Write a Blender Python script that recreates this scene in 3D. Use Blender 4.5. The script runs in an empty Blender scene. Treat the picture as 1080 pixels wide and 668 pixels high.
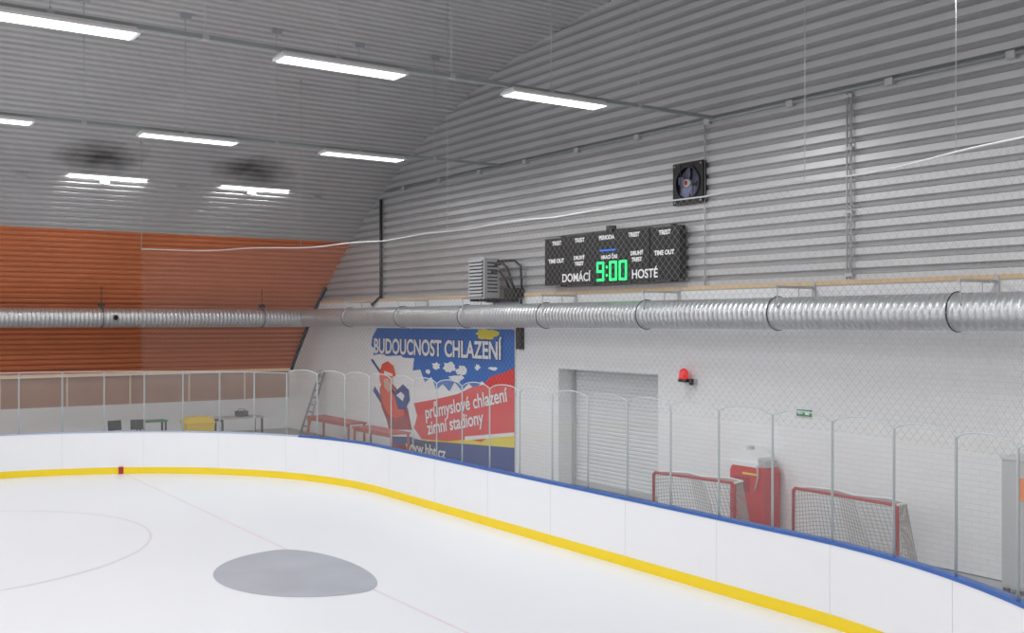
import bpy, math, random
from mathutils import Vector, Matrix
random.seed(4)
scene = bpy.context.scene
try:
    scene.view_settings.view_transform = 'Standard'
    scene.view_settings.look = 'None'
except Exception as e:
    print(e)

# ---------------------------------------------------------------- materials
def mat(name, col, rough=0.5, metal=0.0, noise=0.0, nscale=5.0, emit=None, estr=0.0, spec=0.5):
    m = bpy.data.materials.new(name); m.use_nodes = True
    nt = m.node_tree; b = nt.nodes['Principled BSDF']
    b.inputs['Base Color'].default_value = (*col, 1)
    b.inputs['Roughness'].default_value = rough
    b.inputs['Metallic'].default_value = metal
    b.inputs['Specular IOR Level'].default_value = spec
    if emit:
        b.inputs['Emission Color'].default_value = (*emit, 1)
        b.inputs['Emission Strength'].default_value = estr
    if noise > 0:
        tc = nt.nodes.new('ShaderNodeTexCoord')
        n = nt.nodes.new('ShaderNodeTexNoise'); n.inputs['Scale'].default_value = nscale
        n.inputs['Detail'].default_value = 4
        nt.links.new(tc.outputs['Object'], n.inputs['Vector'])
        mx = nt.nodes.new('ShaderNodeMix'); mx.data_type = 'RGBA'
        mx.inputs[6].default_value = (*[max(0, c*(1-noise)) for c in col], 1)
        mx.inputs[7].default_value = (*[min(1, c*(1+noise)) for c in col], 1)
        nt.links.new(n.outputs['Fac'], mx.inputs[0])
        nt.links.new(mx.outputs[2], b.inputs['Base Color'])
    return m

M = {}
M['ice'] = mat('ice_white', (0.83,0.845,0.885), 0.28, 0, 0.02, 0.35, spec=0.35)
M['board'] = mat('board_white_plastic', (0.87,0.875,0.90), 0.3, 0, 0.015, 2.0)
M['yellow'] = mat('kickplate_yellow', (0.93,0.68,0.01), 0.4, 0, 0.04, 3)
M['blue'] = mat('caprail_blue', (0.03,0.12,0.42), 0.4, 0, 0.05, 3)
M['cap_grey'] = mat('caprail_grey', (0.42,0.48,0.60), 0.4, 0, 0.05, 3)
M['seam'] = mat('board_seam', (0.72,0.72,0.76), 0.6, 0, 0.05, 3)
M['red'] = mat('red_paint', (0.42,0.03,0.035), 0.4, 0, 0.1, 8)
M['machred'] = mat('machine_red_enamel', (0.60,0.03,0.035), 0.35, 0, 0.08, 6)
M['redpale'] = mat('under_ice_red_line', (0.78,0.69,0.72), 0.3, 0, 0.05, 2, spec=0.35)
M['circ'] = mat('under_ice_circle_line', (0.75,0.71,0.76), 0.3, 0, 0.05, 2, spec=0.35)
M['crease'] = mat('under_ice_crease_paint', (0.42,0.44,0.49), 0.3, 0, 0.22, 1.0, spec=0.35)
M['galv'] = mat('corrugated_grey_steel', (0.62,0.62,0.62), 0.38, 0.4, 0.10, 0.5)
M['galv2'] = mat('corrugated_grey_steel_groove_shade', (0.40,0.40,0.40), 0.5, 0.3, 0.10, 0.5)  # shade in the ceiling grooves, put into a darker sheet colour
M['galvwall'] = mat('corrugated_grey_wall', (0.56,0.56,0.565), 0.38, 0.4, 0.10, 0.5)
M['galvwall2'] = mat('corrugated_grey_wall_groove_shade', (0.36,0.36,0.365), 0.5, 0.3, 0.10, 0.5)  # recess shade between the wall ribs, painted as darker grey
M['orange'] = mat('corrugated_copper_orange', (0.74,0.25,0.11), 0.36, 0.25, 0.12, 0.6)
M['orange2'] = mat('corrugated_copper_orange_groove_shade', (0.42,0.12,0.05), 0.5, 0.25, 0.12, 0.6)  # darker copy of the orange; groove shade is in the base colour
M['steel'] = mat('steel_galvanised', (0.55,0.57,0.58), 0.4, 0.6, 0.1, 6)
M['duct'] = mat('duct_spiral_steel', (0.62,0.64,0.65), 0.36, 0.68, 0.14, 3)
M['rail'] = mat('rail_grey_green', (0.34,0.38,0.37), 0.5, 0.3, 0.05, 6)
M['black'] = mat('black_paint', (0.012,0.012,0.013), 0.45, 0, 0.2, 12)
M['dark'] = mat('dark_steel', (0.05,0.05,0.055), 0.5, 0.3, 0.2, 12)
M['cream'] = mat('cream_trim', (0.72,0.62,0.45), 0.6, 0, 0.1, 3)
M['wood'] = mat('wood_trim', (0.68,0.50,0.30), 0.6, 0, 0.18, 4)
M['whitepaint'] = mat('white_paint', (0.82,0.83,0.83), 0.5, 0, 0.03, 3)
M['brownband'] = mat('brown_wall_band', (0.42,0.235,0.16), 0.4, 0, 0.18, 1.2)  # brown tone of the upper band on the low left wall
M['floor'] = mat('rubber_floor', (0.42,0.42,0.43), 0.8, 0, 0.12, 3)
M['lampbody'] = mat('lamp_housing_white', (0.8,0.8,0.8), 0.5, 0, 0.02, 3)
M['lampglow'] = mat('lamp_diffuser', (1,1,1), 0.5, emit=(1,1,0.98), estr=3)
M['green_led'] = mat('led_green', (0.0,0.5,0.1), 0.5, emit=(0.02,1.0,0.22), estr=1.6)
M['blue_led'] = mat('led_blue', (0.0,0.1,0.5), 0.5, emit=(0.03,0.2,0.9), estr=0.7)
M['textwhite'] = mat('lettering_white', (0.85,0.85,0.85), 0.5, emit=(1,1,1), estr=0.1)
M['lightgrey'] = mat('light_grey_enamel', (0.50,0.51,0.52), 0.45, 0.1, 0.05, 4)
M['shutter'] = mat('shutter_slat', (0.72,0.74,0.75), 0.45, 0.1, 0.03, 3)
M['goalnet'] = mat('goal_net_grey_cord', (0.42,0.39,0.37), 0.9, 0, 0.1, 8)
M['cable'] = mat('cable_cord', (0.62,0.62,0.62), 0.8, 0, 0.1, 8)
M['tablewood'] = mat('table_red_brown', (0.45,0.09,0.06), 0.5, 0, 0.15, 4)
M['binyellow'] = mat('bin_yellow', (0.80,0.58,0.03), 0.45, 0, 0.08, 4)
M['alu'] = mat('aluminium', (0.60,0.61,0.62), 0.4, 0.5, 0.05, 5)
M['ladder'] = mat('ladder_metal', (0.30,0.30,0.32), 0.4, 0.4, 0.05, 5)
M['exitgreen'] = mat('exit_green', (0.01,0.24,0.10), 0.5, 0, 0.02, 4)
M['beacon'] = mat('beacon_red_lens', (0.75,0.02,0.02), 0.2, emit=(1,0.02,0.02), estr=0.25)
M['orangest'] = mat('orange_sticker', (0.85,0.22,0.03), 0.5, 0, 0.02, 4)
M['bn_white'] = mat('banner_white', (0.80,0.81,0.82), 0.6, 0, 0.02, 3)
M['bn_blue'] = mat('banner_blue', (0.03,0.15,0.50), 0.6, 0, 0.12, 2)
M['bn_navy'] = mat('banner_navy', (0.015,0.05,0.25), 0.6, 0, 0.1, 2)
M['bn_red'] = mat('banner_red', (0.70,0.04,0.035), 0.6, 0, 0.10, 2)
M['bn_dred'] = mat('banner_dark_red', (0.34,0.02,0.025), 0.6, 0, 0.10, 2)
M['bn_orange'] = mat('banner_orange_red', (0.74,0.085,0.03), 0.6, 0, 0.10, 2)
M['bn_yel'] = mat('banner_yellow', (0.80,0.66,0.05), 0.6, 0, 0.08, 2)
M['bn_skin'] = mat('banner_skin', (0.65,0.38,0.26), 0.6, 0, 0.08, 2)
M['flap'] = mat('fan_backdraft_flap',(0.10,0.11,0.14),0.5,0,0.3,4)
M['blade'] = mat('fan_blade_steel',(0.16,0.17,0.26),0.4,0.4,0.1,5)

# dark mottled patches mixed into the colour of the ceiling sheets above two lamps of the outer row
def dark_patches(m, centres):
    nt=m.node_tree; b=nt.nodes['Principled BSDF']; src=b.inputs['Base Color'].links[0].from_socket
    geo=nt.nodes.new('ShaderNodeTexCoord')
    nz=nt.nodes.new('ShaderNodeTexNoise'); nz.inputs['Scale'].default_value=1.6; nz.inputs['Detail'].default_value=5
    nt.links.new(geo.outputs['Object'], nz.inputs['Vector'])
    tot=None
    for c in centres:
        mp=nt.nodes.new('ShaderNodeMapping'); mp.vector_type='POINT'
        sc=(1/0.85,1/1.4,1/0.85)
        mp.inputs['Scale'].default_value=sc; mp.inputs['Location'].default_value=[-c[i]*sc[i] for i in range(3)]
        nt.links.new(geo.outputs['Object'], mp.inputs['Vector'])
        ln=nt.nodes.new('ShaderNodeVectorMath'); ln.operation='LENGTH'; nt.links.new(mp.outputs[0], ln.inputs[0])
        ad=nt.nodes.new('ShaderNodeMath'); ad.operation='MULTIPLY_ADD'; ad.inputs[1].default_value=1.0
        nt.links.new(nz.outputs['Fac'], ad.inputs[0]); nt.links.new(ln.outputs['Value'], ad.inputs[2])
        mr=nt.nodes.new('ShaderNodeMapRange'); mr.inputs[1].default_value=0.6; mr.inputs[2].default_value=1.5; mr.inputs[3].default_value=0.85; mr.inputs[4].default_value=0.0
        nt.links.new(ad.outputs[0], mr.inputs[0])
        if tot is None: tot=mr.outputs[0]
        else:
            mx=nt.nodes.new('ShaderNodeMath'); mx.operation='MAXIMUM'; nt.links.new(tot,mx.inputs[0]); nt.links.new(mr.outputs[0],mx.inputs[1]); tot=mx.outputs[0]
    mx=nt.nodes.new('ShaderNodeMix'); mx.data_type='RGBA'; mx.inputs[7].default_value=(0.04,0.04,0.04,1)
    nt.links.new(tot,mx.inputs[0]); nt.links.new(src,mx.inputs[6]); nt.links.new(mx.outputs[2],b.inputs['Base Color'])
for k in ('galv','galv2'): dark_patches(M[k], [(-31.0,7.2,9.0),(-31.0,11.7,9.0)])

def brickmat():
    m = mat('painted_blockwork', (0.72,0.725,0.73), 0.6)
    nt = m.node_tree; b = nt.nodes['Principled BSDF']
    tc = nt.nodes.new('ShaderNodeTexCoord'); sx = nt.nodes.new('ShaderNodeSeparateXYZ'); cx = nt.nodes.new('ShaderNodeCombineXYZ')
    nt.links.new(tc.outputs['Object'], sx.inputs[0])
    ad = nt.nodes.new('ShaderNodeMath'); ad.operation='ADD'
    nt.links.new(sx.outputs[0], ad.inputs[0]); nt.links.new(sx.outputs[1], ad.inputs[1])
    nt.links.new(ad.outputs[0], cx.inputs[0]); nt.links.new(sx.outputs[2], cx.inputs[1])
    br = nt.nodes.new('ShaderNodeTexBrick')
    br.inputs['Color1'].default_value = (0.83,0.84,0.85,1); br.inputs['Color2'].default_value = (0.80,0.81,0.82,1)
    br.inputs['Mortar'].default_value = (0.73,0.735,0.745,1)
    br.inputs['Scale'].default_value = 1.0
    br.inputs['Brick Width'].default_value = 0.30; br.inputs['Row Height'].default_value = 0.10
    br.inputs['Mortar Size'].default_value = 0.007
    nt.links.new(cx.outputs[0], br.inputs['Vector'])
    nt.links.new(br.outputs['Color'], b.inputs['Base Color'])
    return m
M['brick'] = brickmat()

def glassmat():
    m = bpy.data.materials.new('rink_plexiglass'); m.use_nodes = True
    nt = m.node_tree; nt.nodes.clear()
    out = nt.nodes.new('ShaderNodeOutputMaterial')
    tr = nt.nodes.new('ShaderNodeBsdfTransparent'); tr.inputs[0].default_value = (0.985,0.99,0.99,1)
    gl = nt.nodes.new('ShaderNodeBsdfGlossy'); gl.inputs['Roughness'].default_value = 0.06; gl.inputs[0].default_value=(0.9,0.9,0.9,1)
    df = nt.nodes.new('ShaderNodeBsdfDiffuse'); df.inputs[0].default_value=(0.90,0.92,0.92,1)
    lw = nt.nodes.new('ShaderNodeLayerWeight'); lw.inputs['Blend'].default_value = 0.5
    pw = nt.nodes.new('ShaderNodeMath'); pw.operation='POWER'; pw.inputs[1].default_value=4
    mu = nt.nodes.new('ShaderNodeMath'); mu.operation='MULTIPLY_ADD'; mu.inputs[1].default_value=0.45; mu.inputs[2].default_value=0.03
    nt.links.new(lw.outputs['Facing'], pw.inputs[0]); nt.links.new(pw.outputs[0], mu.inputs[0])
    m1 = nt.nodes.new('ShaderNodeMixShader'); m2 = nt.nodes.new('ShaderNodeMixShader')
    m1.inputs[0].default_value = 0.07
    nt.links.new(tr.outputs[0], m1.inputs[1]); nt.links.new(df.outputs[0], m1.inputs[2])
    nt.links.new(mu.outputs[0], m2.inputs[0]); nt.links.new(m1.outputs[0], m2.inputs[1]); nt.links.new(gl.outputs[0], m2.inputs[2])
    nt.links.new(m2.outputs[0], out.inputs[0])
    return m
M['glass'] = glassmat()
M['glassedge'] = mat('plexiglass_edge', (0.52,0.57,0.57), 0.3, 0, 0.03, 5)

def netmat():
    m = bpy.data.materials.new('safety_net_cord'); m.use_nodes = True
    nt = m.node_tree; nt.nodes.clear()
    out = nt.nodes.new('ShaderNodeOutputMaterial')
    tc = nt.nodes.new('ShaderNodeTexCoord'); sx = nt.nodes.new('ShaderNodeSeparateXYZ')
    nt.links.new(tc.outputs['UV'], sx.inputs[0])
    def M2(op, a, b=None):
        n = nt.nodes.new('ShaderNodeMath'); n.operation = op
        for i, x in enumerate((a, b)):
            if x is None: continue
            if isinstance(x, (int, float)): n.inputs[i].default_value = x
            else: nt.links.new(x, n.inputs[i])
        return n.outputs[0]
    u, v = sx.outputs[0], sx.outputs[1]
    c = 0.145; w = 0.0058
    a = M2('FRACT', M2('DIVIDE', M2('ADD', M2('ADD', u, v), 100), c))
    b = M2('FRACT', M2('DIVIDE', M2('ADD', M2('SUBTRACT', u, v), 100), c))
    k = M2('MAXIMUM', M2('LESS_THAN', a, w/c), M2('LESS_THAN', b, w/c))
    df = nt.nodes.new('ShaderNodeBsdfDiffuse'); df.inputs[0].default_value = (0.36,0.36,0.36,1)
    tr = nt.nodes.new('ShaderNodeBsdfTransparent'); mx = nt.nodes.new('ShaderNodeMixShader')
    nt.links.new(k, mx.inputs[0]); nt.links.new(tr.outputs[0], mx.inputs[1]); nt.links.new(df.outputs[0], mx.inputs[2])
    nt.links.new(mx.outputs[0], out.inputs[0])
    return m
M['net'] = netmat()

# ---------------------------------------------------------------- mesh builder
class MB:
    def __init__(s): s.v=[]; s.f=[]; s.mi=[]; s.mats=[]; s.sm=[]
    def mid(s, m):
        if m not in s.mats: s.mats.append(m)
        return s.mats.index(m)
    def add(s, vs, fs, m, smooth=False):
        o=len(s.v); s.v += [tuple(x) for x in vs]; k=s.mid(m)
        for f in fs: s.f.append(tuple(i+o for i in f)); s.mi.append(k); s.sm.append(smooth)
    def box(s, c, d, m, rot=None):
        hx,hy,hz=[x/2 for x in d]
        vs=[Vector((x,y,z)) for x in (-hx,hx) for y in (-hy,hy) for z in (-hz,hz)]
        if rot: vs=[rot@v for v in vs]
        c=Vector(c); vs=[v+c for v in vs]
        s.add(vs,[(0,1,3,2),(4,6,7,5),(0,4,5,1),(2,3,7,6),(0,2,6,4),(1,5,7,3)],m)
    def bx(s, x0,x1,y0,y1,z0,z1,m): s.box(((x0+x1)/2,(y0+y1)/2,(z0+z1)/2),(abs(x1-x0),abs(y1-y0),abs(z1-z0)),m)
    def tube(s, pts, r, m, seg=8, closed=False, cap=True):
        pts=[Vector(p) for p in pts]; n=len(pts); rings=[]
        up=None
        for i,p in enumerate(pts):
            if closed: t=(pts[(i+1)%n]-pts[i-1]).normalized()
            elif i==0: t=(pts[1]-p).normalized()
            elif i==n-1: t=(p-pts[i-1]).normalized()
            else: t=((pts[i+1]-p).normalized()+(p-pts[i-1]).normalized()).normalized()
            if up is None:
                up=Vector((0,0,1)) if abs(t.z)<0.9 else Vector((1,0,0))
            a=(up-t*up.dot(t)).normalized(); up=a; b=t.cross(a)
            rr=r[i] if isinstance(r,(list,tuple)) else r
            rings.append([p+a*rr*math.cos(2*math.pi*k/seg)+b*rr*math.sin(2*math.pi*k/seg) for k in range(seg)])
        vs=[v for R in rings for v in R]; fs=[]
        for i in range(n if closed else n-1):
            j=(i+1)%n
            for k in range(seg):
                l=(k+1)%seg; fs.append((i*seg+k,i*seg+l,j*seg+l,j*seg+k))
        if cap and not closed:
            fs.append(tuple(reversed(range(seg)))); fs.append(tuple((n-1)*seg+k for k in range(seg)))
        s.add(vs,fs,m,True)
    def poly(s, pts, m): s.add(pts,[tuple(range(len(pts)))],m)
    def prism(s, pts2, axis_y0, y1, m):
        n=len(pts2); vs=[(x,axis_y0,z) for x,z in pts2]+[(x,y1,z) for x,z in pts2]
        fs=[tuple(range(n)),tuple(reversed(range(n,2*n)))]+[(i,(i+1)%n,(i+1)%n+n,i+n) for i in range(n)]
        s.add(vs,fs,m)
    def obj(s, name, loc=(0,0,0), bevel=0):
        me=bpy.data.meshes.new(name); me.from_pydata(s.v,[],s.f)
        for m in s.mats: me.materials.append(m)
        me.polygons.foreach_set('material_index', s.mi); me.polygons.foreach_set('use_smooth', s.sm)
        me.update()
        o=bpy.data.objects.new(name,me); o.location=loc; scene.collection.objects.link(o)
        if bevel:
            b=o.modifiers.new('bevel','BEVEL'); b.width=bevel; b.segments=2; b.limit_method='ANGLE'
        return o

def text(name, body, loc, size, m, parent=None, align='CENTER', rot=0, offset=0, ext=0.002, sx=1, shear=0):
    c=bpy.data.curves.new(name,'FONT'); c.body=body; c.size=size; c.align_x=align; c.align_y='CENTER'
    c.extrude=ext; c.offset=offset; c.shear=shear
    c.materials.append(m)
    o=bpy.data.objects.new(name,c); o.location=loc; o.rotation_euler=(math.radians(90),-rot,0); o.scale=(sx,1,1)
    scene.collection.objects.link(o)
    if parent: 
        o.parent=parent; o.location=Vector(loc)-parent.location
    return o

# ---------------------------------------------------------------- constants
XC, ZC, R = -17.9, -16.2, 28.45
WY = 16.5
H = 4.3
YB = -26.0

b=MB(); b.bx(-41,5.5,YB,WY+1.2,-0.2,-0.02,M['floor']); b.obj('floor')

RCX=-9.95
def rink_path():
    P=[]
    y=-22
    while y<3.6: P.append((-31.4,y)); y+=1.0
    for i in range(0,49):
        a=math.radians(180-90*i/48); P.append((-23+8.4*math.cos(a),3.6+8.4*math.sin(a)))
    x=-22
    while x<RCX-0.2: P.append((x,12.0)); x+=1.0
    for i in range(0,49):
        a=math.radians(90-90*i/48); P.append((RCX+8.2*math.cos(a),3.8+8.2*math.sin(a)))
    y=3
    while y>-22.1: P.append((RCX+8.2,y)); y-=1.0
    return P
P=rink_path(); S=[0]
for i in range(1,len(P)): S.append(S[-1]+math.dist(P[i],P[i-1]))
def at(s):
    s=max(0,min(S[-1]-1e-4,s)); lo=0
    for i in range(1,len(S)):
        if S[i]>=s: lo=i-1; break
    f=(s-S[lo])/(S[lo+1]-S[lo]); a,c=P[lo],P[lo+1]
    d=math.dist(a,c); return Vector((a[0]+(c[0]-a[0])*f,a[1]+(c[1]-a[1])*f)), Vector(((c[0]-a[0])/d,(c[1]-a[1])/d))
def s_of_x(x):
    i0=next(i for i,p in enumerate(P) if abs(p[1]-12.0)<1e-6)
    return S[i0]+(x-P[i0][0])
def normals():
    N=[]
    for i in range(len(P)):
        a=P[max(0,i-1)]; c=P[min(len(P)-1,i+1)]; d=math.dist(a,c); N.append((-(c[1]-a[1])/d,(c[0]-a[0])/d))
    return N
NN=normals()
def sweep(b, prof, m, i0=0, i1=None):
    i1=len(P) if i1 is None else i1; k=len(prof); vs=[];fs=[]
    for i in range(i0,i1):
        for o,z in prof: vs.append((P[i][0]+NN[i][0]*o,P[i][1]+NN[i][1]*o,z))
    for i in range(i1-i0-1):
        for j in range(k):
            l=(j+1)%k; fs.append((i*k+j,i*k+l,(i+1)*k+l,(i+1)*k+j))
    fs.append(tuple(range(k))); fs.append(tuple(reversed([(i1-i0-1)*k+j for j in range(k)])))
    b.add(vs,fs,m)
b=MB()
vs=[(p[0],p[1],0.0) for p in P]; b.poly(list(reversed(vs)),M['ice'])
b.obj('ice_surface')
b=MB()
b.bx(-30.3,-2.8,7.60,7.65,0.0,0.003,M['redpale'])
def ring(cx,cy,r0,r1,z,m,a0=0,a1=360,n=96):
    vs=[];fs=[]
    for i in range(n+1):
        a=math.radians(a0+(a1-a0)*i/n)
        vs+= [(cx+r0*math.cos(a),cy+r0*math.sin(a),z),(cx+r1*math.cos(a),cy+r1*math.sin(a),z)]
    for i in range(n): fs.append((2*i,2*i+1,2*i+3,2*i+2))
    b.add(vs,fs,m)
ring(-22.3,1.9,4.08,4.13,0.003,M['circ'])
ring(-10.9,1.9,4.08,4.13,0.003,M['circ'])
b.obj('ice_line_markings')
b=MB()
pts=[(-16.7+1.85*math.cos(math.radians(a)),7.4+1.68*math.sin(math.radians(a)),0.004) for a in range(180,361,6)]
pts+=[(-16.7+1.85*math.cos(math.radians(a)),7.4+0.75*math.sin(math.radians(a)),0.004) for a in range(6,180,6)]
b.poly(pts,M['crease']); b.obj('goal_crease_marking')

# ---------------------------------------------------------------- boards
BH=1.2
b=MB()
sweep(b,[(0.0,0.0),(0.12,0.0),(0.12,BH-0.03),(0.0,BH-0.03)],M['board'])
sweep(b,[(-0.02,0.0),(0.01,0.0),(0.01,0.18),(-0.012,0.18)],M['yellow'])
i_split=next(i for i,p in enumerate(P) if p[0]>-26.5)
sweep(b,[(-0.015,BH-0.03),(0.135,BH-0.03),(0.135,BH+0.01),(-0.015,BH+0.01)],M['cap_grey'],0,i_split+1)
sweep(b,[(-0.015,BH-0.035),(0.135,BH-0.035),(0.135,BH+0.012),(-0.015,BH+0.012)],M['blue'],i_split,None)
s0=s_of_x(-11.63)
s=s0-2.2*16
while s<S[-1]:
    if s>0:
        p,t=at(s); nrm=Vector((-t.y,t.x)); c=p-nrm*0.001
        rot=Matrix.Rotation(math.atan2(t.y,t.x),3,'Z')
        b.box((c.x,c.y,0.675),(0.007,0.006,0.98),M['seam'],rot)
    s+=2.2
b.bx(-30.42,-30.35,7.5,7.62,0,0.2,M['red'])
ob=b.obj('rink_boards')

# ---------------------------------------------------------------- glass
b=MB()
s=s0-1.1*50; GT=2.90
while s<S[-1]-1.1:
    if s>0:
        p0,_=at(s); p1,_=at(s+1.1)
        if not (p0.x>-2.3 and p0.y<2.5):
            d=(p1-p0); w=d.length; t=d/w; nrm=Vector((-t.y,t.x)); g=0.01
            arch = 0.10 if p0.x>-27.5 else 0.0
            prof=[(g,BH+0.012),(w-g,BH+0.012)]
            for k in range(0,9):
                q=k/8; prof.append((w-g-(w-2*g)*q, GT+arch*max(0,math.sin(math.pi*q))**0.6 if arch else GT))
            base=p0+nrm*0.05; n=len(prof)
            b.add([(base.x+t.x*a,base.y+t.y*a,z) for a,z in prof],[tuple(range(n))],M['glass'])
            rim=[(base.x+t.x*a,base.y+t.y*a,z) for a,z in prof[1:]]+[(base.x+t.x*g,base.y+t.y*g,BH+0.012)]
            b.tube(rim,0.011,M['glassedge'],5)
    s+=1.1
b.obj('protective_glass')

# ---------------------------------------------------------------- safety net
i0=next(i for i,p in enumerate(P) if p[1]>8.0)
i1=next(i for i,p in enumerate(P) if p[0]>-4.3)
NT=6.38
vs=[];uv=[];fs=[]
def sag(i): return NT-0.05*math.sin((S[i]-S[i0])*0.9)**2
for i in range(i0,i1+1):
    q=(P[i][0]+NN[i][0]*0.08,P[i][1]+NN[i][1]*0.08)
    vs+=[(q[0],q[1],2.75),(q[0],q[1],sag(i))]; uv+=[(S[i],2.75),(S[i],sag(i))]
n=i1-i0
for i in range(n): fs.append((2*i,2*i+2,2*i+3,2*i+1))
me=bpy.data.meshes.new('safety_net'); me.from_pydata(vs,[],fs); ul=me.uv_layers.new(name='UVMap')
for l in me.loops: ul.data[l.index].uv=uv[l.vertex_index]
me.materials.append(M['net']); netroot=bpy.data.objects.new('safety_net',me); scene.collection.objects.link(netroot)
b=MB()
b.tube([(P[i][0]+NN[i][0]*0.08,P[i][1]+NN[i][1]*0.08,sag(i)) for i in range(i0,i1+1)],0.013,M['cable'],6)
o=b.obj('net_cable'); o.parent=netroot
for sx in (i0,i0+18,i0+34,i0+44,i0+54):
    if sx<=i1:
        b=MB()
        x=P[sx][0]+NN[sx][0]*0.08; y=P[sx][1]+NN[sx][1]*0.08
        zt=ZC+math.sqrt(R*R-(x-XC)**2)
        b.tube([(x,y,NT-0.05),(x,y,zt-0.02)],0.006,M['steel'],5)
        b.box((x,y,zt-0.04),(0.06,0.06,0.05),M['steel'])
        b.obj('suspension_wire')

# ---------------------------------------------------------------- vault ceiling
pitch=0.25; dep=0.08
prof=[(0,0),(0.125,0),(0.155,dep),(0.22,dep)]
a_end=math.acos((2.45-ZC)/R)
L=a_end*R
arcs=[]
sarc=-L
while sarc<L:
    for q,(a,dd) in enumerate(prof):
        if sarc+a<=L: arcs.append((sarc+a,dd,q))
    sarc+=pitch
b=MB(); vs=[]
for a,dd,q in arcs:
    th=a/R; r=R+dd
    x=XC+r*math.sin(th); z=ZC+r*math.cos(th); vs+=[(x,YB,z),(x,WY+0.35,z)]
b.v=vs
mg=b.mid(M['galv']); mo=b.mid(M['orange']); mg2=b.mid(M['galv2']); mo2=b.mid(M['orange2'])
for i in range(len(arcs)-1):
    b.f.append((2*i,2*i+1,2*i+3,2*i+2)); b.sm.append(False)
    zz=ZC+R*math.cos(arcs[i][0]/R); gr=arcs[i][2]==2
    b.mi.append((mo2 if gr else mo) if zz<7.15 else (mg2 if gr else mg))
b.obj('ceiling')

# ---------------------------------------------------------------- end wall
def archx(z):
    return math.sqrt(max(0,R*R-(z-ZC)**2))
b=MB()
z=5.08; zs=[]
while z<ZC+R+0.15:
    for q,(a,dd) in enumerate(prof):
        zs.append((z+a,dd,q))
    z+=pitch
vs=[];f1=[];f2=[]
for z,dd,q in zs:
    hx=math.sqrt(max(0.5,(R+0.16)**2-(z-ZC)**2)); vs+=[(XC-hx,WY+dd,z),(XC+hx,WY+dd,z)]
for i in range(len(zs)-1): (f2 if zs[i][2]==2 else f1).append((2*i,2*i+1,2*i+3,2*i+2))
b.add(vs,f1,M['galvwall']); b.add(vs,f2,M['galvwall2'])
DX0,DX1,DZ=-21.65,-17.83,3.08
def wp(x0,x1,z0,z1): b.bx(x0,x1,WY-0.02,WY+0.6,z0,z1,M['brick'])
wp(DX1,5.0,0,5.02); wp(DX0,DX1,DZ,5.02)
wp(-37.0,DX0,0,5.02)
b.prism([(-40.1,0),(-37.0,0),(-37.0,5.05),(-40.1,2.45)],WY-0.02,WY+0.6,M['whitepaint'])
b.obj('wall_end')
b=MB(); b.bx(-36.9,2.0,WY-0.05,WY+0.02,5.02,5.10,M['wood']); b.obj('trim_1')
b=MB(); pts=[]
for i in range(60):
    z=2.4+(5.6-2.4)*i/59; pts.append((XC-archx(z)+0.06,WY-0.06,z))
b.tube(pts,0.07,M['dark'],6); b.obj('trim_2')
b=MB()
b.bx(-40.3,-39.75,YB,WY+0.6,0,1.25,M['whitepaint'])
b.bx(-40.3,-39.8,YB,WY+0.6,1.25,2.32,M['brownband'])
y=YB+1
while y<WY: 
    b.bx(-39.8,-39.77,y,y+0.06,1.25,2.32,M['cream']); y+=2.2
b.obj('wall_left')
b=MB(); b.bx(-40.3,-39.6,YB,WY-0.02,2.32,2.47,M['cream']); b.obj('trim_4')

b=MB()
z=0.0
while z<DZ-0.05:
    y0=WY+0.52
    b.add([(DX0,y0,z),(DX1,y0,z),(DX1,y0-0.015,z+0.03),(DX0,y0-0.015,z+0.03),(DX0,y0-0.015,z+0.08),(DX1,y0-0.015,z+0.08),(DX1,y0,z+0.1),(DX0,y0,z+0.1)],
          [(0,1,2,3),(3,2,5,4),(4,5,6,7)],M['shutter']); z+=0.1
b.bx(DX0,DX0+0.08,WY+0.42,WY+0.52,0,DZ,M['lightgrey']); b.bx(DX1-0.08,DX1,WY+0.42,WY+0.52,0,DZ,M['lightgrey'])
b.bx(DX0,DX1,WY+0.46,WY+0.5,0,0.12,M['lightgrey'])
b.bx(DX0,DX1,WY+0.54,WY+0.6,0,DZ,M['lightgrey'])
b.obj('door_1')

# ---------------------------------------------------------------- ducts
def duct(p0, p1, r=0.31):
    b=MB(); L=(Vector(p1)-Vector(p0)).length; d=(Vector(p1)-Vector(p0)).normalized()
    pts=[];rs=[]; s=0
    while s<L:
        for a,rr in ((0,r),(0.105,r),(0.112,r+0.005),(0.126,r+0.005)):
            if s+a<L: pts.append(Vector(p0)+d*(s+a)); rs.append(rr)
        s+=0.133
    b.tube(pts,rs,M['duct'],28)
    return b
DZc=4.47; DY=15.7; LX=-36.3
b=duct((-36.0,DY,DZc),(1.5,DY,DZc))
x=-9.8
while x>-36:
    b.tube([(x-0.03,DY,DZc),(x+0.03,DY,DZc)],0.325,M['steel'],28)
    b.tube([(x,DY+0.33*math.cos(a),DZc+0.33*math.sin(a)) for a in [math.radians(q) for q in range(0,361,15)]][:-1],0.014,M['dark'],5,closed=True)
    b.bx(x+0.22,x+0.26,DY-0.35,WY-0.03,DZc+0.48,DZc+0.53,M['lightgrey'])
    b.bx(x+0.20,x+0.28,WY-0.06,WY-0.02,DZc+0.30,DZc+0.62,M['lightgrey'])
    b.tube([(x+0.24,DY-0.30,DZc+0.5),(x+0.24,DY-0.30,DZc+0.1)],0.012,M['lightgrey'],6)
    b.tube([(x+0.24,DY+0.32,DZc+0.5),(x+0.24,DY+0.32,DZc)],0.012,M['lightgrey'],6)
    x-=3.78
b.obj('ventilation_duct')
b=duct((LX,-24,DZc-0.02),(LX,DY+0.35,DZc-0.02),0.32)
y=14.0
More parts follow.
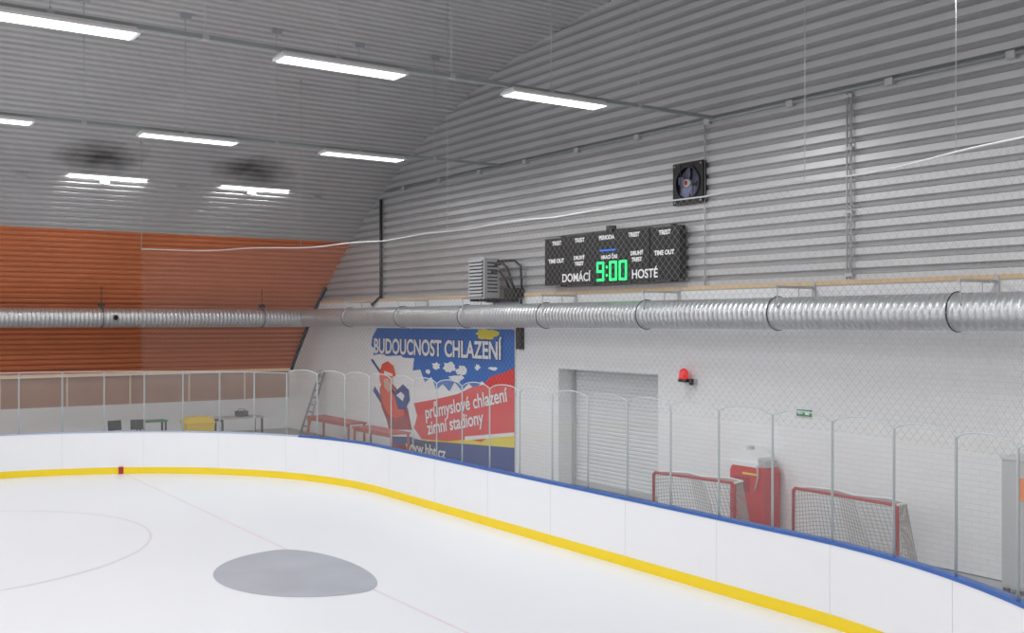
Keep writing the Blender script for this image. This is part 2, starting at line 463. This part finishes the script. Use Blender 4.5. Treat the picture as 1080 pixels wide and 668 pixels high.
while y>-20:
    b.tube([(LX+0.335*math.cos(a),y,DZc-0.02+0.335*math.sin(a)) for a in [math.radians(q) for q in range(0,361,15)]][:-1],0.014,M['dark'],5,closed=True)
    b.tube([(LX,y,DZc+0.3),(LX,y,ZC+math.sqrt(R*R-(LX-XC)**2))],0.012,M['dark'],5)
    b.box((LX,y,DZc+0.42),(0.12,0.2,0.12),M['dark'])
    y-=5.6
b.tube([(LX+0.30,8.75,DZc-0.02),(LX+0.44,8.75,DZc-0.02)],0.11,M['duct'],14)
b.tube([(LX+0.441,8.75,DZc-0.02),(LX+0.446,8.75,DZc-0.02)],0.08,M['black'],14)
b.obj('ventilation_duct')

# ---------------------------------------------------------------- rails + lamps
RZ=8.75
rows=[-32.0,-24.3,-16.0,-7.2]
for rx in rows:
    b=MB(); y1=WY-0.12
    b.bx(rx-0.04,rx+0.04,YB,y1,RZ-0.035,RZ+0.035,M['rail'])
    yy=-24.0
    while yy<16:
        zt=ZC+math.sqrt(R*R-(rx-XC)**2)
        b.tube([(rx,yy,RZ),(rx,yy,zt+0.03)],0.008,M['steel'],5)
        b.box((rx,yy,zt-0.04),(0.12,0.26,0.14),M['steel']); b.box((rx,yy,RZ),(0.10,0.10,0.09),M['lightgrey'])
        yy+=2.25
    b.obj('lighting_rail')
for rx in rows:
    for k in range(-5,2):
        y0=6.42+4.52*k; yc=y0+1.16
        b=MB()
        W=0.46; Lh=1.15; cx=rx+0.02; zt=RZ-0.05
        zb=zt-0.11
        top=[(cx-W*0.32,yc-Lh+0.05,zt),(cx+W*0.32,yc-Lh+0.05,zt),(cx+W*0.32,yc+Lh-0.05,zt),(cx-W*0.32,yc+Lh-0.05,zt)]
        bot=[(cx-W/2,yc-Lh,zb+0.04),(cx+W/2,yc-Lh,zb+0.04),(cx+W/2,yc+Lh,zb+0.04),(cx-W/2,yc+Lh,zb+0.04)]
        bo2=[(p[0],p[1],zb) for p in bot]
        vs=top+bot+bo2
        fs=[(0,1,2,3)]+[(i,(i+1)%4,(i+1)%4+4,i+4) for i in range(4)]+[(i+4,(i+1)%4+4,(i+1)%4+8,i+8) for i in range(4)]
        b.add(vs,fs,M['lampbody'])
        b.add([(cx-W/2,yc-Lh,zb),(cx+W/2,yc-Lh,zb),(cx+W/2,yc+Lh,zb),(cx-W/2,yc+Lh,zb)],[(0,3,2,1)],M['lampbody'])
        for dx in (-0.11,0.11):
            b.bx(cx+dx-0.095,cx+dx+0.095,yc-Lh+0.06,yc+Lh-0.06,zb-0.012,zb-0.001,M['lampglow'])
        o=b.obj('ceiling_light')
        l=bpy.data.lights.new('lamp_light','AREA'); l.shape='RECTANGLE'; l.size=0.4; l.size_y=2.2; l.energy=126; l.color=(0.98,0.995,1.0)
        lo=bpy.data.objects.new('lamp_light',l); lo.location=(cx,yc,zb-0.03); scene.collection.objects.link(lo); lo.parent=o

# conduits
b=MB(); b.tube([(-31.2,WY-0.06,8.72),(-3.5,WY-0.06,8.72)],0.035,M['rail'],6)
x=-30
while x<-4: b.box((x,WY-0.06,8.70),(0.16,0.10,0.13),M['lightgrey']); x+=2.3
b.obj('electrical_conduit')
b=MB()
for dx in (-0.05,0.05): b.tube([(-12.5+dx,WY-0.05,5.12),(-12.5+dx,WY-0.05,8.66)],0.018,M['lightgrey'],6)
for z in (5.2,6.4,7.6,8.6): b.box((-12.5,WY-0.05,z),(0.16,0.05,0.06),M['lightgrey'])
b.obj('electrical_conduit')
b=MB(); b.tube([(-16.3,WY-0.05,5.12),(-16.3,WY-0.05,8.66)],0.014,M['lightgrey'],6)
for z in (5.3,6.8,8.3): b.box((-16.3,WY-0.04,z),(0.07,0.04,0.05),M['lightgrey'])
b.obj('electrical_conduit')
b=MB(); b.tube([(-31.6,WY-0.07,5.12),(-31.6,WY-0.07,8.5)],0.055,M['dark'],8)
b.tube([(-31.6,WY-0.07,5.2),(-32.0,WY-0.09,5.0),(-32.2,WY-0.12,4.9)],0.04,M['dark'],8)
b.obj('drain_pipe')

# ---------------------------------------------------------------- scoreboard
sx0,sx1,sz0,sz1=-21.9,-16.85,5.26,6.50; yf=WY-0.30
b=MB()
b.bx(sx0,sx0+1.02,yf+0.02,WY-0.1,sz0+0.0,sz1-0.02,M['black'])
b.bx(sx0+1.04,sx1-1.0,yf,WY-0.1,sz0-0.01,sz1,M['black'])
b.bx(sx1-0.98,sx1,yf+0.02,WY-0.1,sz0,sz1-0.02,M['black'])
for x in (sx0+1.03,sx0+2.1,sx0+3.2,sx1-0.99): b.bx(x-0.012,x+0.012,yf-0.008,yf+0.01,sz0,sz1-0.02,M['dark'])
for x in (-21.3,-20.0,-18.6,-17.2):
    b.bx(x-0.03,x+0.03,WY-0.2,WY-0.02,sz0-0.03,sz1+0.03,M['dark'])
b.box((-19.3,WY-0.2,sz1+0.08),(0.22,0.14,0.14),M['dark'])
def seg7(cx,cz,w,h,pat,t=0.055):
    S7={'a':(0,h/2,w,t),'g':(0,0,w,t),'d':(0,-h/2,w,t),'f':(-w/2,h/4,t,h/2),'b':(w/2,h/4,t,h/2),'e':(-w/2,-h/4,t,h/2),'c':(w/2,-h/4,t,h/2)}
    for c in pat:
        dx,dz,sw,sh=S7[c]; b.box((cx+dx,yf-0.012,cz+dz),(sw+ (0.0 if sw<sh else t*0.6),0.01,sh+(0.0 if sh<sw else t*0.6)),M['green_led'])
seg7(-19.58,5.54,0.22,0.42,'abcdfg'); seg7(-19.10,5.54,0.22,0.42,'abcdef'); seg7(-18.74,5.54,0.22,0.42,'abcdef')
for z in (5.44,5.64): b.box((-19.34,yf-0.012,z),(0.05,0.01,0.06),M['green_led'])
b.box((-19.3,yf-0.012,6.05),(0.6,0.01,0.04),M['blue_led'])
sb=b.obj('scoreboard')
yt=yf-0.008
for bd,x,z,sz in [('DOMÁCÍ',-20.55,5.42,0.29),('HOSTÉ',-17.98,5.42,0.29),('TREST',-21.35,6.34,0.14),('TREST',-20.4,6.36,0.14),('PERIODA',-19.35,6.36,0.14),('TREST',-18.35,6.36,0.14),('TREST',-17.3,6.34,0.14),
    ('TIME OUT',-21.37,5.88,0.145),('DRUHÝ',-20.42,5.92,0.13),('TREST',-20.42,5.77,0.13),('DRUHÝ',-18.25,5.92,0.13),('TREST',-18.25,5.77,0.13),('TIME OUT',-17.32,5.88,0.145),('HRACÍ ČAS',-19.25,5.88,0.12)]:
    text('label',bd,(x,yt,z),sz,M['textwhite'],sb,offset=0.006,ext=0.001)

# ---------------------------------------------------------------- wall fan
b=MB(); fx,fz=-16.76,7.41; hw=0.47; y0=WY-0.12
n=32; vs=[]
for i in range(n):
    a=2*math.pi*i/n+math.pi/4
    c,s_=math.cos(a),math.sin(a); k=hw/max(abs(c),abs(s_))
    vs+=[(fx+0.36*c,y0,fz+0.36*s_),(fx+k*c,y0,fz+k*s_),(fx+0.36*c,WY-0.01,fz+0.36*s_),(fx+k*c,WY-0.01,fz+k*s_)]
fs=[]
for i in range(n):
    j=(i+1)%n; fs+=[(4*i,4*i+1,4*j+1,4*j),(4*i,4*j,4*j+2,4*i+2),(4*i+1,4*i+3,4*j+3,4*j+1)]
b.add(vs,fs,M['black'])
b.tube([(fx+0.37*math.cos(a),y0-0.02,fz+0.37*math.sin(a)) for a in [2*math.pi*i/32 for i in range(32)]],0.02,M['dark'],6,closed=True)
b.poly([(fx+0.37*math.cos(2*math.pi*i/32),WY-0.012,fz+0.37*math.sin(2*math.pi*i/32)) for i in range(32)],M['flap'])
b.tube([(fx,y0-0.05,fz),(fx,WY-0.02,fz)],0.09,M['lightgrey'],16)
b.tube([(fx,y0-0.06,fz),(fx,y0-0.05,fz)],0.05,M['bn_dred'],12)
for k in range(5):
    a=2*math.pi*k/5+0.3; e=Vector((math.cos(a),0,math.sin(a))); q=Vector((-math.sin(a),0,math.cos(a)))
    c=Vector((fx,y0+0.04,fz)); 
    b.add([c+e*0.09-q*0.05+Vector((0,-0.03,0)),c+e*0.09+q*0.05+Vector((0,0.03,0)),c+e*0.24+q*0.15+Vector((0,0.04,0)),c+e*0.34+q*0.10+Vector((0,0.02,0)),c+e*0.34-q*0.05+Vector((0,-0.03,0)),c+e*0.2-q*0.09+Vector((0,-0.04,0))],[(0,1,2,3,4,5)],M['blade'])
for dx in (-0.2,0.2): b.tube([(fx+dx,y0-0.03,fz-0.42),(fx+dx,y0-0.03,fz+0.42)],0.01,M['dark'],5)
for dx in (-1,1):
    for dz in (-1,1): b.tube([(fx+dx*0.41,y0-0.01,fz+dz*0.41),(fx+dx*0.41,y0,fz+dz*0.41)],0.02,M['lightgrey'],8)
b.obj('wall_exhaust_fan')

# ---------------------------------------------------------------- unit heater
b=MB(); hx0,hx1,hy0,hy1,hz0,hz1=-24.7,-23.95,15.6,16.15,4.98,6.08
b.bx(hx0,hx1,hy0+0.05,hy1,hz0,hz1,M['lightgrey'])
b.bx(hx0-0.03,hx1+0.03,hy0+0.03,hy0+0.07,hz0-0.03,hz1+0.03,M['alu'])
for k in range(11):
    z=hz0+0.07+k*0.096
    b.box(((hx0+hx1)/2,hy0+0.0,z),(hx1-hx0-0.08,0.012,0.075),M['lightgrey'],Matrix.Rotation(math.radians(-38),3,'X'))
b.bx(hx0+0.03,hx1-0.03,hy0+0.022,hy0+0.034,hz0+0.03,hz1-0.03,M['dark'])
for k in range(9): b.bx(hx1-0.001,hx1+0.006,hy0+0.15,hy1-0.06,hz0+0.15+k*0.1,hz0+0.19+k*0.1,M['dark'])
b.bx(hx1-0.15,hx1-0.09,hy0,WY-0.03,hz0-0.10,hz0-0.03,M['dark']); b.bx(hx0+0.09,hx0+0.15,hy0,WY-0.03,hz0-0.10,hz0-0.03,M['dark'])
b.bx(hx0,hx1+0.5,16.2,WY-0.03,hz0-0.12,hz0-0.02,M['dark'])
b.bx(hx1+0.3,hx1+0.75,16.1,WY-0.04,hz0-0.02,hz0+0.26,M['black'])
b.tube([(hx1,16.0,5.9),(hx1+0.4,16.0,5.92),(hx1+0.52,16.05,5.8),(hx1+0.52,16.3,5.2)],0.04,M['dark'],8)
b.tube([(hx1,15.9,5.7),(hx1+0.30,15.95,5.7),(hx1+0.38,16.1,5.5),(hx1+0.38,16.3,5.1)],0.03,M['dark'],8)
b.tube([(hx1,16.1,6.0),(hx1+0.6,16.25,6.0),(hx1+0.75,16.35,5.85),(hx1+0.75,16.4,5.1)],0.035,M['black'],8)
b.obj('unit_heater')
b=MB(); b.bx(-23.45,-23.2,WY-0.14,WY-0.02,3.55,4.15,M['black']); b.tube([(-23.32,WY-0.05,4.15),(-23.32,WY-0.05,4.95)],0.03,M['black'],6); b.bx(-23.42,-23.23,WY-0.155,WY-0.14,3.65,4.05,M['dark']); b.obj('control_box',bevel=0.01)

# ---------------------------------------------------------------- banner
BX,BY,BZ=-32.4,WY-0.06,0.18
b=MB()
def bp(pts,layer,m): b.poly([(BX+x,BY-0.004*layer,BZ+z) for x,z in pts],m)
b.bx(BX,BX+8.8,BY,BY+0.03,BZ-0.18,BZ+3.93,M['bn_white'])
def blob(cx,cz,rx,rz,j,n,seed,layer,m):
    rnd=random.Random(seed); pts=[]
    for i in range(n):
        a=2*math.pi*i/n; k=1+rnd.uniform(-j,j); pts.append((min(8.79,max(0.01,cx+rx*k*math.cos(a))),min(3.92,max(0.01,cz+rz*k*math.sin(a)))))
    bp(pts,layer,m)
bp([(0.15,3.62),(0.5,3.92),(8.79,3.92),(8.79,2.35),(8.45,2.5),(8.2,2.3),(7.8,2.45),(7.5,2.25),(7.1,2.4),(6.8,2.1),(6.4,2.3),(6.0,2.05),(5.6,2.3),(5.3,2.0),(4.9,2.2),(4.5,2.0),(4.2,2.4),(3.8,2.2),(3.5,2.6),(3.0,2.55),(3.1,2.95),(2.4,2.95),(2.2,3.02),(1.2,2.97),(0.9,3.05),(0.2,2.98),(0.32,3.2),(0.05,3.3)],1,M['bn_blue'])
blob(5.3,2.75,0.35,0.16,0.25,18,3,2,M['bn_white']); blob(6.0,2.65,0.28,0.14,0.3,16,5,2,M['bn_white']); blob(4.5,2.75,0.22,0.12,0.3,14,8,2,M['bn_white'])
blob(5.7,2.42,0.45,0.10,0.3,18,13,2,M['bn_white']); blob(6.9,2.8,0.14,0.08,0.3,12,15,2,M['bn_white']); blob(4.0,2.55,0.16,0.08,0.3,12,16,2,M['bn_white']); blob(7.7,2.78,0.22,0.05,0.3,12,17,2,M['bn_white'])
blob(7.4,3.78,0.55,0.16,0.3,18,6,2,M['bn_yel'])
bp([(1.8,-0.17),(8.79,-0.17),(8.79,0.85),(6.5,0.65),(4.0,0.35),(1.9,0.35)],1,M['bn_navy'])
bp([(3.6,0.34),(8.79,0.62),(8.79,1.35),(5.5,1.0),(3.6,0.62)],2,M['bn_yel'])
bp([(3.6,0.38),(5.2,0.46),(6.4,0.64),(7.1,0.62),(7.6,0.85),(8.79,1.0),(8.79,2.85),(8.3,2.7),(7.6,2.55),(7.2,2.3),(6.6,2.2),(5.8,1.95),(4.7,1.75),(3.9,1.62),(3.1,1.5),(3.3,1.1),(3.1,0.7)],3,M['bn_red'])
bp([(6.2,0.58),(8.79,0.95),(8.79,1.05),(6.2,0.7)],4,M['bn_white'])
def pl(pts,layer,m): bp([(1.0+(x-1.0)*1.14, max(-0.15,2.75+(z-2.85)*1.12)) for x,z in pts],layer,m)
pl([(0.3,1.95),(0.42,2.1),(1.2,1.55),(1.9,1.0),(1.8,0.85),(1.1,1.4)],2,M['bn_navy'])
pl([(0.75,2.05),(0.95,2.3),(1.5,2.25),(2.1,1.95),(2.5,1.5),(2.75,0.9),(2.95,-0.15),(1.5,-0.15),(1.45,0.6),(1.2,1.1),(0.85,1.5)],3,M['bn_dred'])
pl([(0.8,2.05),(1.0,2.25),(1.6,2.15),(2.15,1.75),(2.3,1.35),(1.75,1.2),(1.3,1.3),(0.95,1.6)],4,M['bn_orange'])
pl([(1.5,0.85),(2.75,0.95),(2.82,0.75),(1.5,0.65)],4,M['bn_white'])
pl([(1.5,0.65),(2.83,0.75),(2.88,0.5),(1.5,0.42)],4,M['bn_navy'])
pl([(1.65,1.95),(2.2,2.25),(2.55,2.1),(2.6,1.8),(2.3,1.5),(1.9,1.5)],5,M['bn_navy'])
pl([(1.8,1.9),(2.1,2.02),(2.3,1.92),(2.2,1.75)],6,M['bn_white'])
pl([(1.0,2.45),(1.05,2.1),(1.3,1.95),(1.5,2.05),(1.58,2.35),(1.5,2.5)],5,M['bn_skin'])
pl([(0.78,2.25),(0.74,2.55),(0.92,2.80),(1.28,2.90),(1.62,2.77),(1.78,2.47),(1.55,2.42),(1.45,2.2),(1.3,2.38),(1.05,2.35),(1.0,2.05)],6,M['bn_orange'])
pl([(1.05,2.6),(1.6,2.52),(1.58,2.44),(1.05,2.5)],7,M['bn_white'])
pl([(0.18,2.9),(0.28,2.94),(2.1,1.75),(2.02,1.65)],4,M['bn_navy'])
for (x,z) in ((0.02,3.9),(2.9,3.9),(5.8,3.9),(8.78,3.9)): b.box((BX+x,BY-0.01,BZ+z),(0.04,0.02,0.04),M['steel'])
bn=b.obj('advertising_banner')
def bt(body,x,z,size,m,lay,sx=1,rot=0,off=0,shear=0,align='LEFT'): text('lettering',body,(BX+x,BY-0.004*lay,BZ+z),size,m,bn,align,rot,off,0.0005,sx,shear)
bt('BUDOUCNOST CHLAZENÍ',0.30,3.28,0.70,M['bn_navy'],4,0.94,0,0.045)
bt('BUDOUCNOST CHLAZENÍ',0.30,3.28,0.70,M['bn_white'],8,0.94,0,0.02)
bt('průmyslové chlazení',3.85,1.22,0.58,M['bn_white'],8,0.98,math.radians(10.5),0.01)
bt('zimní stadiony',4.0,0.74,0.58,M['bn_white'],8,0.98,math.radians(10.5),0.01)
bt('www.hht.cz',2.6,0.06,0.5,M['bn_white'],8,1.05,0,0.01)

# ---------------------------------------------------------------- beacon, exit sign
b=MB(); bxp,bz=-16.80,3.05
b.bx(bxp-0.13,bxp+0.25,WY-0.12,WY-0.02,bz-0.12,bz-0.02,M['lightgrey']); b.box((bxp+0.18,WY-0.14,bz-0.08),(0.1,0.05,0.14),M['black'])
b.tube([(bxp,WY-0.2,bz-0.02),(bxp,WY-0.2,bz+0.02),(bxp,WY-0.2,bz+0.14),(bxp,WY-0.2,bz+0.2),(bxp,WY-0.2,bz+0.22)],[0.12,0.11,0.10,0.06,0.02],M['beacon'],16)
b.tube([(bxp,WY-0.2,bz-0.08),(bxp,WY-0.2,bz-0.02)],0.13,M['black'],16)
b.bx(bxp-0.05,bxp+0.05,WY-0.2,WY-0.02,bz-0.09,bz-0.05,M['black'])
b.obj('warning_beacon')
b=MB(); b.bx(-13.75,-13.40,WY-0.06,WY-0.02,2.43,2.555,M['exitgreen']); b.bx(-13.53,-13.44,WY-0.064,WY-0.06,2.465,2.52,M['textwhite'])
b.prism([(-13.73,2.49),(-13.67,2.52),(-13.67,2.50),(-13.60,2.50),(-13.60,2.48),(-13.67,2.48),(-13.67,2.46)],WY-0.064,WY-0.06,M['textwhite']); b.obj('exit_sign')

# ---------------------------------------------------------------- goals
def goal(loc, rotz, w=2.0):
    b=MB(); h=1.22; r=0.032; dt=0.55; db=1.0; hw=w/2
    b.tube([(-hw,0,0.0),(-hw,0,h-0.05),(-hw+0.05,0,h),(hw-0.05,0,h),(hw,0,h-0.05),(hw,0,0.0)],r,M['red'],10)
    b.tube([(-hw,0,0.03),(-hw*0.95,db*0.7,0.03),(-hw*0.6,db,0.03),(0,db*0.82,0.03),(hw*0.6,db,0.03),(hw*0.95,db*0.7,0.03),(hw,0,0.03)],0.025,M['whitepaint'],8)
    top=[(-hw,0,h),(-hw*0.9,dt*0.75,h-0.02),(-hw*0.5,dt,h-0.02),(0,dt*0.6,h-0.02),(hw*0.5,dt,h-0.02),(hw*0.9,dt*0.75,h-0.02),(hw,0,h)]
    b.tube(top,0.022,M['whitepaint'],8)
    b.tube([(0,dt*0.6,h-0.02),(0,db*0.82,0.03)],0.02,M['whitepaint'],8)
    o=b.obj('hockey_goal',loc); o.rotation_euler=(0,0,rotz)
    def lerp(pl,u):
        n=len(pl)-1; k=min(int(u*n),n-1); f=u*n-k; return Vector(pl[k]).lerp(Vector(pl[k+1]),f)
    bot=[(-hw,0,0.03),(-hw*0.95,db*0.7,0.03),(-hw*0.6,db,0.03),(0,db*0.82,0.03),(hw*0.6,db,0.03),(hw*0.95,db*0.7,0.03),(hw,0,0.03)]
    nu,nv=44,16; vs=[];fs=[]
    for j in range(nv+1):
        for i in range(nu+1):
            p=lerp(bot,i/nu).lerp(lerp(top,i/nu),j/nv); vs.append(p)
    for j in range(nv):
        for i in range(nu): fs.append((j*(nu+1)+i,j*(nu+1)+i+1,(j+1)*(nu+1)+i+1,(j+1)*(nu+1)+i))
    o2=len(vs); nk=6
    for j in range(nk+1):
        for i in range(nu+1):
            u=i/nu; f=Vector((-hw+2*hw*u,0,h)); p=f.lerp(lerp(top,u),j/nk); vs.append(p)
    for j in range(nk):
        for i in range(nu): fs.append((o2+j*(nu+1)+i,o2+j*(nu+1)+i+1,o2+(j+1)*(nu+1)+i+1,o2+(j+1)*(nu+1)+i))
    me=bpy.data.meshes.new('netting'); me.from_pydata([tuple(v) for v in vs],[],fs); me.materials.append(M['goalnet'])
    n=bpy.data.objects.new('netting',me); scene.collection.objects.link(n); n.parent=o
    w_=n.modifiers.new('w','WIREFRAME'); w_.thickness=0.015; w_.use_even_offset=False
    return o
goal((-11.78,15.32,-0.02),math.radians(-1),2.25)
goal((-14.9,14.70,-0.02),math.radians(8),2.0)

# ---------------------------------------------------------------- ice edger machine
b=MB(); ex,ey=-14.58,16.16
b.prism([(ex-0.44,0.12),(ex+0.44,0.12),(ex+0.44,1.26),(ex+0.38,1.36),(ex-0.38,1.36),(ex-0.44,1.26)],ey-0.26,ey+0.24,M['machred'])
b.bx(ex-0.43,ex+0.32,ey-0.27,ey+0.23,1.36,1.46,M['whitepaint'])
b.prism([(ex-0.42,1.46),(ex+0.28,1.46),(ex+0.28,1.56),(ex+0.10,1.69),(ex-0.24,1.69),(ex-0.42,1.58)],ey-0.24,ey+0.2,M['whitepaint'])
b.tube([(ex-0.08,ey-0.05,1.69),(ex-0.08,ey-0.05,1.76)],0.08,M['lightgrey'],12)
b.bx(ex+0.29,ex+0.42,ey-0.18,ey+0.18,1.36,1.50,M['lightgrey'])
b.tube([(ex+0.24,ey-0.27,0.9),(ex+0.36,ey-0.32,1.2),(ex+0.34,ey-0.32,1.42)],0.02,M['alu'],6)
b.bx(ex-0.34,ex+0.08,ey-0.27,ey-0.26,0.85,1.15,M['bn_dred']); b.bx(ex-0.1,ex+0.30,ey-0.272,ey-0.26,1.20,1.24,M['bn_yel'])
for dx in (-0.3,0.3):
    for dy in (-0.2,0.2): b.tube([(ex+dx-0.03,ey+dy,0.08),(ex+dx+0.03,ey+dy,0.08)],0.10,M['black'],14)
b.obj('ice_edger_machine',bevel=0.012)

b=MB(); b.bx(-9.1,-8.1,15.8,16.4,0.08,2.12,M['lightgrey']); b.bx(-9.12,-8.08,15.78,16.42,2.12,2.16,M['alu']); b.bx(-9.07,-8.61,15.785,15.8,0.12,2.08,M['lightgrey']); b.bx(-8.59,-8.13,15.785,15.8,0.12,2.08,M['lightgrey'])
b.bx(-8.85,-8.65,15.775,15.785,1.5,1.85,M['orangest']); b.bx(-8.66,-8.63,15.75,15.785,1.0,1.15,M['black'])
for x in (-9.05,-8.15):
    for y in (15.85,16.35): b.box((x,y,0.03),(0.08,0.08,0.1),M['dark'])
b.obj('steel_cabinet')

# ladder leaning
b=MB(); 
for dx in (-0.24,0.24): b.tube([(-36.0+dx*1.2,15.45,0),(-36.35+dx*0.8,16.42,2.45)],0.04,M['ladder'],6)
for k in range(9):
    f=(k+0.6)/9.4; sx=0.24*(1.2-0.4*f); c=Vector((-36.0,15.45,0)).lerp(Vector((-36.35,16.42,2.45)),f)
    b.tube([(c.x-sx,c.y,c.z),(c.x+sx,c.y,c.z)],0.028,M['ladder'],6)
b.obj('ladder')

def table(x0,x1,y0,y1,h,m,leg):
    b=MB(); b.bx(x0,x1,y0,y1,h-0.05,h,m)
    for x in (x0+0.08,x1-0.08):
        for y in (y0+0.06,y1-0.06): b.bx(x-0.03,x+0.03,y-0.03,y+0.03,-0.02,h-0.05,leg)
        b.bx(x-0.02,x+0.02,y0+0.06,y1-0.06,0.15,0.2,leg)
    b.bx(x0+0.08,x1-0.08,y0+0.04,y0+0.08,h-0.14,h-0.05,leg)
    b.obj('table')
table(-34.6,-31.2,15.0,15.7,0.95,M['tablewood'],M['tablewood'])
table(-30.7,-28.0,14.9,15.6,0.90,M['tablewood'],M['tablewood'])
table(-37.2,-36.3,12.5,14.1,0.85,M['lightgrey'],M['dark'])
b=MB(); b.bx(-36.9,-36.6,13.2,13.6,0.852,1.05,M['dark']); b.tube([(-36.75,13.25,1.05),(-36.75,13.3,1.12),(-36.75,13.5,1.12),(-36.75,13.55,1.05)],0.012,M['black'],6); b.obj('tool_box')
b=MB()
x0,y0=-36.3,11.65
vs=[(x0-0.3,y0-0.42,0),(x0+0.3,y0-0.42,0),(x0+0.3,y0+0.42,0),(x0-0.3,y0+0.42,0),(x0-0.36,y0-0.5,0.78),(x0+0.36,y0-0.5,0.78),(x0+0.36,y0+0.5,0.78),(x0-0.36,y0+0.5,0.78)]
b.add(vs,[(3,2,1,0),(0,1,5,4),(1,2,6,5),(2,3,7,6),(3,0,4,7),(4,5,6,7)],M['binyellow'])
vs=[(x0-0.4,y0-0.54,0.78),(x0+0.4,y0-0.54,0.78),(x0+0.4,y0+0.54,0.78),(x0-0.4,y0+0.54,0.78),(x0-0.3,y0-0.4,0.98),(x0+0.15,y0-0.4,0.98),(x0+0.15,y0+0.4,0.98),(x0-0.3,y0+0.4,0.98)]
b.add(vs,[(3,2,1,0),(0,1,5,4),(1,2,6,5),(2,3,7,6),(3,0,4,7),(4,5,6,7)],M['binyellow'])
b.obj('grit_bin',loc=(0,0,-0.02),bevel=0.02)
def chair(x,y,rot):
    b=MB()
    for dx in (-0.2,0.2):
        for dy in (-0.2,0.2): b.tube([(dx*1.1,dy*1.1,0),(dx,dy,0.45)],0.015,M['alu'],6)
    b.bx(-0.24,0.24,-0.24,0.24,0.45,0.50,M['black']); b.box((0,0.25,0.78),(0.46,0.04,0.34),M['black'],Matrix.Rotation(math.radians(-8),3,'X'))
    for dx in (-0.2,0.2): b.tube([(dx,0.22,0.47),(dx,0.27,0.9)],0.015,M['alu'],6)
    o=b.obj('chair',(x,y,-0.02)); o.rotation_euler=(0,0,rot)
chair(-36.6,9.0,math.radians(100)); chair(-36.5,9.65,math.radians(80))
table(-37.9,-37.3,9.9,10.9,0.8,M['exitgreen'],M['dark'])

# ---------------------------------------------------------------- world + camera
w=bpy.data.worlds.new('world'); scene.world=w; w.use_nodes=True
bg=w.node_tree.nodes['Background']; bg.inputs[0].default_value=(0.95,0.98,1.0,1); bg.inputs[1].default_value=1.3
cam=bpy.data.cameras.new('camera'); co=bpy.data.objects.new('camera',cam); scene.collection.objects.link(co)
co.location=(0,0,H); co.rotation_euler=(math.radians(90),0,math.radians(55.3))
cam.lens=36.33; cam.sensor_width=36; cam.shift_y=6/1080; cam.clip_end=300
scene.camera=co
